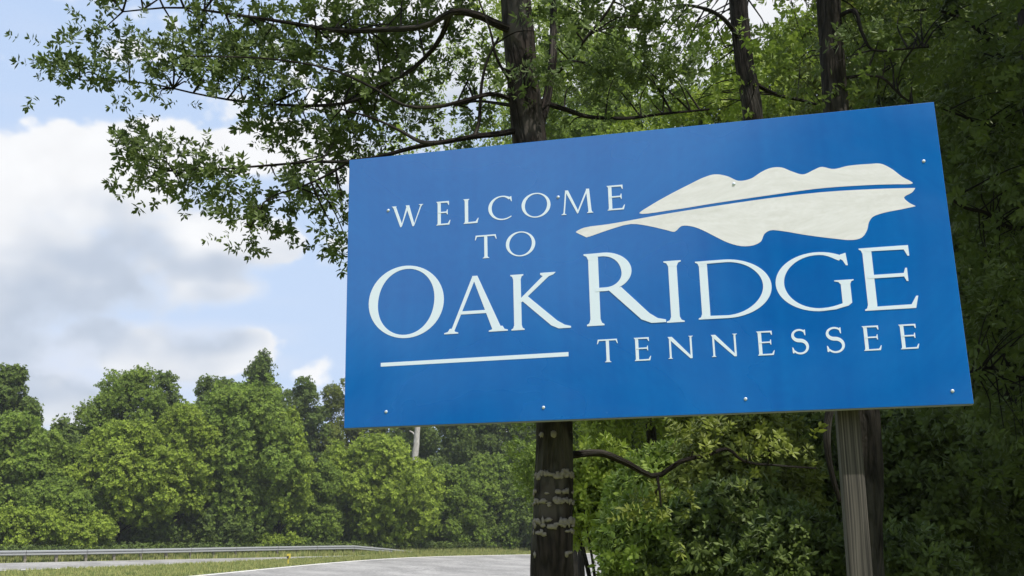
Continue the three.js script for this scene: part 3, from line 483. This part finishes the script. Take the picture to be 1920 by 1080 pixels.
// ---------------------------------------------------------------- trees on this side of the road
// a tree built from drawn limbs; clumps of leaf sprays hang on side twigs that reach to the nearest limb
function nearTree(name, label, trunkPts, trunkR, limbs, blobs, opt) {
  const R = rng(seedN += 23), G = gaussOf(R), f = trunkPts[0], foot = V(f.x, terrain(f.x, f.z) - 0.03, f.z), t = base(name, foot, label, 'tree', opt.group);
  const L = (p) => p.clone().sub(foot), tp = path(trunkPts.map(L), 46), n = tp.length - 1;
  const rad = tp.map((p, i) => { const k = i / n * (trunkR.length - 1), a = Math.floor(k), b = Math.min(a + 1, trunkR.length - 1); return lerp(trunkR[a], trunkR[b], k - a); });
  part('trunk', tube(tp, rad, 26, opt.rough ?? 0.10, R() * 40, 0.9), opt.bark, t);
  const joints = []; tp.forEach((p, i) => { if (i > n * 0.35) joints.push(p); });
  limbs.forEach((l, i) => {
    const m = limb(l.p.map(L), l.r, l.e ?? l.r * 0.35, 26, 9, 0.16, i * 7 + 1); part('limb', m.geo, opt.bark, t); m.pts.forEach((p, k) => { if (k > 3) joints.push(p); });
  });
  const list = [], twigs = [];
  for (const b of blobs) {
    const rx = b.rx, nc = Math.max(2, Math.round(b.n / (opt.per ?? 8)));
    for (let c = 0; c < nc; c++) {
      let x, y, z; do { x = R() * 2 - 1; y = R() * 2 - 1; z = R() * 2 - 1; } while (x * x + y * y + z * z > 1);
      const C = L(b.c).add(V(x * rx, y * b.ry, z * b.rz)); let best = null, bd = 1e9;
      for (const j of joints) { const dd = j.distanceToSquared(C) * (0.4 + 1.4 * R()); if (dd < bd) { bd = dd; best = j; } }
      const len = Math.sqrt(bd), out = C.clone().sub(best).normalize();
      const mid = best.clone().lerp(C, 0.5).add(V(G() * 0.06 * len, (0.05 + 0.08 * R()) * len, G() * 0.06 * len));
      const pp = path([best, mid, C.clone().addScaledVector(out, -0.03)], 6), r0 = clamp(0.004 + len * 0.0055, 0.003, 0.013) * (opt.twig ?? 1);
      twigs.push(tube(pp, pp.map((_, i) => lerp(r0, 0.0016, i / 6)), 5, 0.1, c));
      const tone = noise3(C.x * 1.3, C.y * 1.3, C.z * 1.3);
      for (let k = 0; k < (opt.per ?? 8); k++) {
        const sp = opt.spread ?? 0.075, p = C.clone().add(V(G() * sp * 1.3, G() * sp * 0.8, G() * sp * 1.2));
        const d = out.clone().multiplyScalar(0.6).add(p.clone().sub(C).multiplyScalar(4)).add(V(G() * 0.4, 0.25 + G() * 0.4, G() * 0.4)).normalize();
        list.push({ p: p.add(foot), d, roll: R() * 6.3, s: (opt.scale ?? 1) * (0.75 + 0.5 * R()), c: leafColor(b.kind ?? opt.kind, R, tone) });
      }
    }
  }
  foliage(list, opt.geos, opt.mat, t); if (twigs.length) part('twigs', mergeGeometries(twigs), opt.bark, t, 'stuff');
  return t;
}
const px = (d, ...a) => { const o = []; for (let i = 0; i < a.length; i += 2) o.push(at(a[i], a[i + 1], d)); return o; };
const pz = (...a) => { const o = []; for (let i = 0; i < a.length; i += 3) o.push(at(a[i], a[i + 1], a[i + 2])); return o; };
const blob = (d, rz, kind, rows) => rows.map(([cx, cy, rx, ry, n]) => { const c = at(cx, cy, d); return { c, rx: rx * d / F, ry: ry * d / F, rz, n, kind }; });
{
  const D = 4.08, footA = at(1037, 1080, D); footA.y = terrain(footA.x, footA.z) - 0.05; footA.x -= 0.012;
  const trunk = [footA, ...px(D, 1036, 1080, 1037, 960, 1040, 790, 1020, 520, 990, 250, 977, 120, 967, 0, 955, -160, 960, -420, 940, -640)];
  const limbs = [
    { p: pz(975, 62, D, 930, 44, 4.0, 895, 28, 3.95, 850, 22, 3.95, 800, 48, 4.0, 720, 56, 4.1, 640, 58, 4.15, 550, 44, 4.2, 430, 26, 4.25, 330, 14, 4.3, 230, 22, 4.35), r: 0.022, e: 0.004 },
    { p: pz(845, 24, 3.96, 822, 78, 4.1, 770, 132, 4.2, 720, 158, 4.25, 660, 190, 4.3, 590, 198, 4.35, 520, 196, 4.4, 450, 190, 4.4, 370, 176, 4.4, 270, 155, 4.45, 150, 150, 4.5), r: 0.014, e: 0.003 },
    { p: pz(968, 190, D, 925, 176, 4.0, 880, 186, 3.9, 820, 200, 3.85, 760, 198, 3.8, 700, 165, 3.8, 620, 130, 3.8, 500, 110, 3.85, 350, 105, 3.9), r: 0.012, e: 0.003 },
    { p: pz(985, 240, D, 940, 250, 4.0, 890, 256, 3.98, 820, 268, 4.0, 790, 266, 4.0, 750, 245, 4.05, 700, 222, 4.1, 640, 205, 4.1), r: 0.016, e: 0.004 },
    { p: pz(815, 268, 4.0, 770, 278, 4.05, 700, 296, 4.1, 640, 303, 4.2, 585, 303, 4.25, 530, 308, 4.3, 420, 316, 4.3, 300, 318, 4.35, 240, 290, 4.4), r: 0.012, e: 0.003 },
    { p: pz(660, 300, 4.2, 610, 330, 4.2, 560, 352, 4.2, 500, 375, 4.25, 470, 425, 4.25), r: 0.007, e: 0.002 },
    { p: pz(980, 200, D, 935, 194, 4.2, 890, 190, 4.3, 850, 200, 4.3), r: 0.011, e: 0.004 },
    { p: pz(890, 256, 3.98, 898, 230, 4.0, 903, 160, 4.0, 915, 110, 4.05, 935, 70, 4.05), r: 0.010, e: 0.005 },
    { p: pz(970, 175, D, 948, 140, 4.0, 930, 105, 3.95, 920, 60, 3.95, 890, -20, 3.95), r: 0.009, e: 0.004 },
    { p: pz(1003, 262, D, 1024, 190, 4.12, 1036, 110, 4.15, 1038, 20, 4.2, 1046, -120, 4.2, 1050, -300, 4.2), r: 0.025, e: 0.012 },
    { p: pz(1030, 150, 4.15, 1062, 120, 4.1, 1100, 70, 4.05, 1140, 20, 4.0, 1180, -60, 4.0), r: 0.010, e: 0.005 },
    { p: pz(1012, 190, 4.1, 1060, 205, 4.2, 1100, 218, 4.25, 1170, 222, 4.3, 1240, 214, 4.4, 1330, 205, 4.5), r: 0.014, e: 0.005 },
    { p: pz(1050, 858, D, 1085, 852, 4.15, 1130, 850, 4.2, 1175, 868, 4.25, 1230, 893, 4.3, 1275, 866, 4.3, 1330, 852, 4.35, 1365, 842, 4.4, 1392, 864, 4.4, 1450, 872, 4.5, 1530, 878, 4.6), r: 0.019, e: 0.004 },
    { p: pz(1232, 892, 4.3, 1236, 915, 4.28, 1240, 950, 4.25), r: 0.008, e: 0.003 },
    { p: pz(962, -60, D, 880, -110, 3.9, 760, -130, 3.8, 560, -120, 3.8), r: 0.02, e: 0.004 },
    { p: pz(958, -200, D, 1060, -260, 4.3, 1200, -250, 4.5, 1330, -200, 4.7), r: 0.02, e: 0.004 },
  ];
  const blobs = [
    ...blob(4.35, 0.22, 'near', [[186.0, 14.0, 85.5, 17.2, 41], [198.0, 92.0, 52.2, 23.4, 41], [124.0, 138.0, 34.2, 15.6, 20], [191.0, 154.0, 63.0, 19.5, 35], [298.0, 128.0, 76.5, 35.9, 65], [288.0, 186.0, 49.5, 11.7, 16], [371.0, 58.0, 76.5, 34.3, 65], [382.0, 148.0, 67.5, 35.9, 65], [450.0, 100.0, 63.0, 43.7, 71], [480.0, 38.0, 81.0, 32.8, 77], [430.0, 202.0, 54.0, 15.6, 24], [500.0, 216.0, 58.5, 23.4, 35], [535.0, 150.0, 67.5, 48.4, 89], [570.0, 232.0, 49.5, 32.8, 29], [590.0, 66.0, 70.2, 48.4, 94]]),
    ...blob(4.3, 0.16, 'near', [[244.0, 262.0, 23.4, 18.7, 23.0], [266.0, 300.0, 46.8, 18.7, 44.0], [339.0, 318.0, 52.2, 20.3, 49.0], [393.0, 312.0, 45.0, 15.6, 33.0], [309.0, 346.0, 37.8, 9.4, 15.0], [440.0, 372.0, 48.6, 15.6, 33.0], [494.0, 402.0, 28.8, 14.0, 18.0], [454.0, 432.0, 18.0, 10.9, 11.0], [555.0, 316.0, 43.2, 20.3, 22.0], [605.0, 338.0, 32.4, 15.6, 13.0], [530.0, 350.0, 41.4, 12.5, 11.0], [630.0, 400.0, 21.6, 9.4, 6.0], [652.0, 440.0, 10.8, 10.9, 6.0], [650.0, 474.0, 12.6, 15.6, 6.0]]),
    ...blob(4.4, 0.25, 'near', [[640, 262, 50, 30, 44], [700, 205, 78, 46, 90], [705, 60, 80, 48, 130], [642, 132, 58, 50, 100], [762, 108, 48, 40, 50], [800, 232, 56, 26, 36], [880, 120, 50, 70, 50], [865, 215, 40, 24, 22], [820, 30, 80, 36, 70], [1085, 40, 60, 50, 70], [1125, 150, 70, 46, 70], [1100, 232, 50, 14, 18], [1200, 60, 80, 56, 110], [1220, 160, 70, 40, 80], [690, 280, 50, 14, 20], [760, 30, 60, 30, 40]]),
    ...blob(4.1, 0.5, 'near', [[420, -100, 300, 50, 120], [900, -160, 300, 70, 120], [1000, -420, 330, 150, 180], [1250, -160, 180, 60, 70]]),
    { c: V(1.0, 6.1, -3.25), rx: 0.95, ry: 0.5, rz: 0.35, n: 190, kind: 'near' }, { c: V(0.2, 5.4, -3.6), rx: 0.7, ry: 0.35, rz: 0.25, n: 110, kind: 'near' },  // unseen leaf clumps above the view, added to shade this trunk
    ...blob(3.86, 0.06, 'near', [[985, 130, 40, 60, 30], [1030, 60, 30, 50, 18]]),
    ...blob(4.4, 0.2, 'olive', [[1300, 830, 60, 20, 20], [1420, 850, 60, 22, 24], [1245, 930, 30, 26, 14]]),
  ];
  const k = D / F;
  const t1 = nearTree('roadside_tree', 'dark trunked roadside tree behind the sign with long branches reaching left over the sky', trunk, [46 * k, 40 * k, 36 * k, 33 * k, 32 * k, 34 * k, 33 * k, 30 * k, 26 * k, 18 * k, 9 * k], limbs, blobs, { bark: barkA, geos: nearSprays, mat: leafNear, kind: 'near', per: 12, spread: 0.055 });
  // broken rows of pale lichen and old sap wells round the trunk
  const R = rng(404), rows = [[887, 0.75, 8], [892, 0.6, 7], [923, 0.6, 7], [940, 0.8, 8], [946, 0.3, 6], [977, 0.6, 10], [984, 0.5, 8], [998, 0.4, 7], [1036, 0.2, 8], [815, 0.12, 10]], bits = [];
  for (const [y, fill, h] of rows) for (let a = -1.35; a < 1.35; a += 0.08 + 0.13 * R()) {
    if (R() > fill) continue;
    const c = at(1037.5 + (y < 900 ? 1.5 : 0), y + (R() - 0.5) * 7, D), r = (36 + (y - 880) * 0.03) * k * 1.0, g = new THREE.IcosahedronGeometry(1, 1), P = g.attributes.position, w = 0.006 + 0.013 * R(), hh = h * k * (0.3 + 0.45 * R());
    for (let i = 0; i < P.count; i++) { const b = 1 + 0.5 * noise3(P.getX(i) * 2 + a * 9, P.getY(i) * 2, P.getZ(i) * 2 + y); P.setXYZ(i, P.getX(i) * w * b, P.getY(i) * hh * b, P.getZ(i) * 0.0022); }
    g.rotateY(a - 0.02); g.translate(c.x + Math.sin(a) * r - t1.position.x, c.y - t1.position.y, c.z + Math.cos(a) * r - t1.position.z); bits.push(g);
  }
  part('lichen_patches', mergeGeometries(bits), lichen, t1, 'stuff');
}
{
  const G = 'trees of the shady wood behind the sign';
  let D = 7, k = D / F, f = at(1440, 1080, D); f.y = terrain(f.x, f.z) - 0.05;
  nearTree('forest_tree', 'slim dark trunk with crooked bark rising above the middle of the sign', [f, ...px(D, 1436, 800, 1425, 500, 1412, 215, 1395, 110, 1384, 0, 1372, -120, 1380, -400)], [30 * k, 24 * k, 21 * k, 20 * k, 19 * k, 18 * k, 16 * k, 8 * k],
    [{ p: pz(1405, 150, D, 1450, 175, 7.1, 1510, 190, 7.2, 1560, 205, 7.3), r: 0.022, e: 0.008 }, { p: pz(1392, 80, D, 1350, 30, 6.8, 1290, 10, 6.7, 1220, 20, 6.6), r: 0.025, e: 0.006 }, { p: pz(1386, 10, D, 1430, -40, 7.1, 1500, -60, 7.3), r: 0.02, e: 0.006 }, { p: pz(1376, -120, D, 1250, -200, 6.5, 1150, -210, 6.2), r: 0.02, e: 0.006 }],
    [{ c: V(3.1, 8.4, -5.7), rx: 1.1, ry: 0.6, rz: 0.6, n: 120, kind: 'mid' }, ...blob(6.7, 0.12, 'mid', [[1402, 120, 50, 60, 26]]), ...blob(7.6, 0.5, 'mid', [[1320, 70, 60, 60, 70], [1470, 120, 50, 60, 60], [1300, 190, 80, 30, 60], [1500, 40, 60, 50, 50], [1250, 100, 80, 70, 90], [1350, -240, 250, 100, 170]])], { bark: barkB, geos: underSprays, mat: leafShade, kind: 'shade', spread: 0.13, scale: 0.85, group: null });  // the first clump is out of view, added to keep this trunk shaded
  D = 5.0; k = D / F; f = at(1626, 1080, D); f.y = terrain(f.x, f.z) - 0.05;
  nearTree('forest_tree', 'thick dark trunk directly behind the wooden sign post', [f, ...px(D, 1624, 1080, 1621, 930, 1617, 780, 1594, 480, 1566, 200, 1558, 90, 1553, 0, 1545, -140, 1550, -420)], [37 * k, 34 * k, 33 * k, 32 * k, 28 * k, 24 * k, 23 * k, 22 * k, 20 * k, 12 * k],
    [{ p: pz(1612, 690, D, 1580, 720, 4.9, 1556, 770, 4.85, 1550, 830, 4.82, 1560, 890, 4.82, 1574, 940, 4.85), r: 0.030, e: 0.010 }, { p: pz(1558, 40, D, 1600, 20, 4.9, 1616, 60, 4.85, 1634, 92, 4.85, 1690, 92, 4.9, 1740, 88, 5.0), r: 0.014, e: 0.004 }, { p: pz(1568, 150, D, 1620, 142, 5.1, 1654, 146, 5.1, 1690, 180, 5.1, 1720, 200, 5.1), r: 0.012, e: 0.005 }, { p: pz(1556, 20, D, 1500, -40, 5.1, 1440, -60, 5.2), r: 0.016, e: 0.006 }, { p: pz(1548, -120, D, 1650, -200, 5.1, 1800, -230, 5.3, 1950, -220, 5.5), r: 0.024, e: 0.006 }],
    [...blob(4.75, 0.08, 'shade', [[1572, 110, 44, 60, 22]]), ...blob(5.5, 0.35, 'shade', [[1640, 40, 70, 46, 60], [1670, 140, 70, 40, 50], [1490, 150, 40, 40, 20], [1720, 60, 90, 60, 90], [1700, 170, 60, 24, 30]]), { c: V(2.9, 6.4, -3.95), rx: 0.9, ry: 0.5, rz: 0.4, n: 110, kind: 'shade' }, ...blob(5.0, 0.9, 'shade', [[1650, -200, 300, 120, 240], [1600, -420, 300, 130, 300]])], { bark: barkB, geos: underSprays, mat: leafShade, kind: 'shade', spread: 0.10, scale: 0.62, rough: 0.13 });  // the clump at a fixed world point is unseen, added for trunk shade
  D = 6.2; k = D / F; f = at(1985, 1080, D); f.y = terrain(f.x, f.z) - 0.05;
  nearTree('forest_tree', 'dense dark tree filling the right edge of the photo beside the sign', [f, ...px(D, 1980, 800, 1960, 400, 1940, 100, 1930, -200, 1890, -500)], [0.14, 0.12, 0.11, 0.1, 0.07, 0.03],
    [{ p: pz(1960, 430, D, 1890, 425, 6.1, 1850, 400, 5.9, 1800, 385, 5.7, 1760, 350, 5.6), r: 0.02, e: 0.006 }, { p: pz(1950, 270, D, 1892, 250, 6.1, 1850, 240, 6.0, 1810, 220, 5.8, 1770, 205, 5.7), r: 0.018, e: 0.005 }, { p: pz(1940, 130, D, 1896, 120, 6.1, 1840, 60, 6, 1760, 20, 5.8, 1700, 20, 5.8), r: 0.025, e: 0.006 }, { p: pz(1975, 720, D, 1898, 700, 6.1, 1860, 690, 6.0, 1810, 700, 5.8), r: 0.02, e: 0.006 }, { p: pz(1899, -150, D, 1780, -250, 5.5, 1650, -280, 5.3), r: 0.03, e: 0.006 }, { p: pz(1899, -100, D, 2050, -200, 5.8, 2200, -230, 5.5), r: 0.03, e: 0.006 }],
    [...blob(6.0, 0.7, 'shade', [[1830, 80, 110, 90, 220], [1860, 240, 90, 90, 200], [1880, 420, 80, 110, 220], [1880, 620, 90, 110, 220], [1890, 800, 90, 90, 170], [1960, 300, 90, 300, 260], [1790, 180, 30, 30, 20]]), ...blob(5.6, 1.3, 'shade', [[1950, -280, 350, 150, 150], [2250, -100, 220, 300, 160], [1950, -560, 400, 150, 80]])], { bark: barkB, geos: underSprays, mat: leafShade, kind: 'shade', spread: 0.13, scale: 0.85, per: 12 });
  // deeper in the wood: crowns that close the view
  const o = (x) => ({ geos: underSprays, mat: leafShade, scale: 1.45, ...x });
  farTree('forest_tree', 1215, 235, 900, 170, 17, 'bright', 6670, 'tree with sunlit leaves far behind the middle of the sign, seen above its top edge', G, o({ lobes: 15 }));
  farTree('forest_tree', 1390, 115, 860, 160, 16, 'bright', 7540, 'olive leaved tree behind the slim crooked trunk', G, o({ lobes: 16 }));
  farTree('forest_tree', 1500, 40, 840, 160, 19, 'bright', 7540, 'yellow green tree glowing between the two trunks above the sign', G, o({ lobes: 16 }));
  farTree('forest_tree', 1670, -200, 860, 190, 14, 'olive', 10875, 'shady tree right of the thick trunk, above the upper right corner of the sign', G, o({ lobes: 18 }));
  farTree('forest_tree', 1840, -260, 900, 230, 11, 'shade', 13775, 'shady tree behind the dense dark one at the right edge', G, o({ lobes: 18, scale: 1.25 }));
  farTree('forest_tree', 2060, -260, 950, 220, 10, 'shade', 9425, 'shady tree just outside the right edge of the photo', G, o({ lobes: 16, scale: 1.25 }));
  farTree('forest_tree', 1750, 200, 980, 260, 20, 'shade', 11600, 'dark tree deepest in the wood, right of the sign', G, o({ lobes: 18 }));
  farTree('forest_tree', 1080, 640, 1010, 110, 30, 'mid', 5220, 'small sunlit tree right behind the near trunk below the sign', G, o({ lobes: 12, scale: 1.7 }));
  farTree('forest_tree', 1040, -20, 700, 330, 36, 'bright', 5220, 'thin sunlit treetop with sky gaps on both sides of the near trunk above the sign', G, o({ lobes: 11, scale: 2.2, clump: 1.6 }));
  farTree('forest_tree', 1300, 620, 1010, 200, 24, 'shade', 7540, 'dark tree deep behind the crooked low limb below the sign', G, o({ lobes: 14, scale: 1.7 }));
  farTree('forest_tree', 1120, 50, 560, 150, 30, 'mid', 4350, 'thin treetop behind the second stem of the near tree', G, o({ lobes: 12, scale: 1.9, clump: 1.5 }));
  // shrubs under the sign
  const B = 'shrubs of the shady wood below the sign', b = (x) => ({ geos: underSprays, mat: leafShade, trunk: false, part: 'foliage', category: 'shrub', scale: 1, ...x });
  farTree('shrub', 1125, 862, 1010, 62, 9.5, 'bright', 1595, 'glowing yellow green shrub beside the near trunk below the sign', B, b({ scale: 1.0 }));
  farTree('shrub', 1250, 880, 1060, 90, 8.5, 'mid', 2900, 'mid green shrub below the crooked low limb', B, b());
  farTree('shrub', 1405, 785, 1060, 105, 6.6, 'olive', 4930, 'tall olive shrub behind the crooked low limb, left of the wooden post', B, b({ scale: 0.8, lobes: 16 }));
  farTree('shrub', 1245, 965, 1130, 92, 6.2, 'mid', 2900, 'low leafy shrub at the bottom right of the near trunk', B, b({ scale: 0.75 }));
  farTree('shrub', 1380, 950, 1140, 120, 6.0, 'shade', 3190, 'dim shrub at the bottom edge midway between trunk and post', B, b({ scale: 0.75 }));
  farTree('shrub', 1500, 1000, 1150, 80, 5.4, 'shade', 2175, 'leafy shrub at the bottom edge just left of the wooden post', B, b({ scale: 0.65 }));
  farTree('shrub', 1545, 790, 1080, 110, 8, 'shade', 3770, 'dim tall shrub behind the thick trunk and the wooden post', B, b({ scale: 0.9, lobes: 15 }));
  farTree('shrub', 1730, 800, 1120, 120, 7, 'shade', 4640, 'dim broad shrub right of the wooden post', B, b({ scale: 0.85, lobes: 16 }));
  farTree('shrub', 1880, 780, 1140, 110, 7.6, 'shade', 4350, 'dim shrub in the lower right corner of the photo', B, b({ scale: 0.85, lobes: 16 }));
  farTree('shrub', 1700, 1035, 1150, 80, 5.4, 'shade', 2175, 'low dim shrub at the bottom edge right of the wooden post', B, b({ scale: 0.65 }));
}
// ---------------------------------------------------------------- out of the frame: the wood's edge at the right, whose shade falls on the shrubs, and trees behind the viewer, mirrored in the sign
{
  const place = (name, x, z, h, hw, kind, count, label, opt = {}) => {
    const R = rng(seedN += 31), foot = V(x, terrain(x, z) - 0.05, z), t = base(name, foot, label, 'tree', 'trees outside the photo round the viewer'), lobes = crownLobes(foot, foot.y + h, foot.y + h * (opt.low ?? 0.25), hw, hw, R, 15);
    foliage(lobeSprays(lobes, count, kind, R, opt.scale ?? 1.2), opt.geos ?? farSprays, leafShade, t, 'crown');
    part('trunk', tube(path([V(0, 0, 0), V(0.1, h * 0.4, 0), V(-0.1, h * 0.8, 0.1)], 8), [...Array(9)].map((_, i) => lerp(0.02 * h, 0.006 * h, i / 8)), 10, 0.12, R() * 30, 0.6), barkB, t);
  };
  place('forest_tree', 6.4, -3.6, 9.5, 2.3, 'shade', 1700, 'tree at the edge of the wood to the right of the viewer', { low: 0.35 });
  place('forest_tree', 9.5, -4.5, 11, 3.4, 'shade', 5000, 'tree deep in the wood to the right of the viewer', { low: 0.2 });
  place('roadside_oak', 0.8, 21, 13.5, 4.6, 'dark', 5000, 'tall tree straight behind the viewer', { low: 0.1, scale: 1.5 });
  place('roadside_oak', -6.5, 27, 9.5, 4.2, 'dark', 4500, 'tree behind the viewer, left of the tall one', { low: 0.05, scale: 1.5 });
  place('roadside_oak', -14, 28, 8.5, 4.4, 'dark', 4500, 'second tree to the left behind the viewer', { low: 0.05, scale: 1.5 });
  place('roadside_oak', -22, 27, 8.5, 4.4, 'dark', 4500, 'third tree to the left behind the viewer', { low: 0.05, scale: 1.5 });
}

renderer.render(scene, camera);
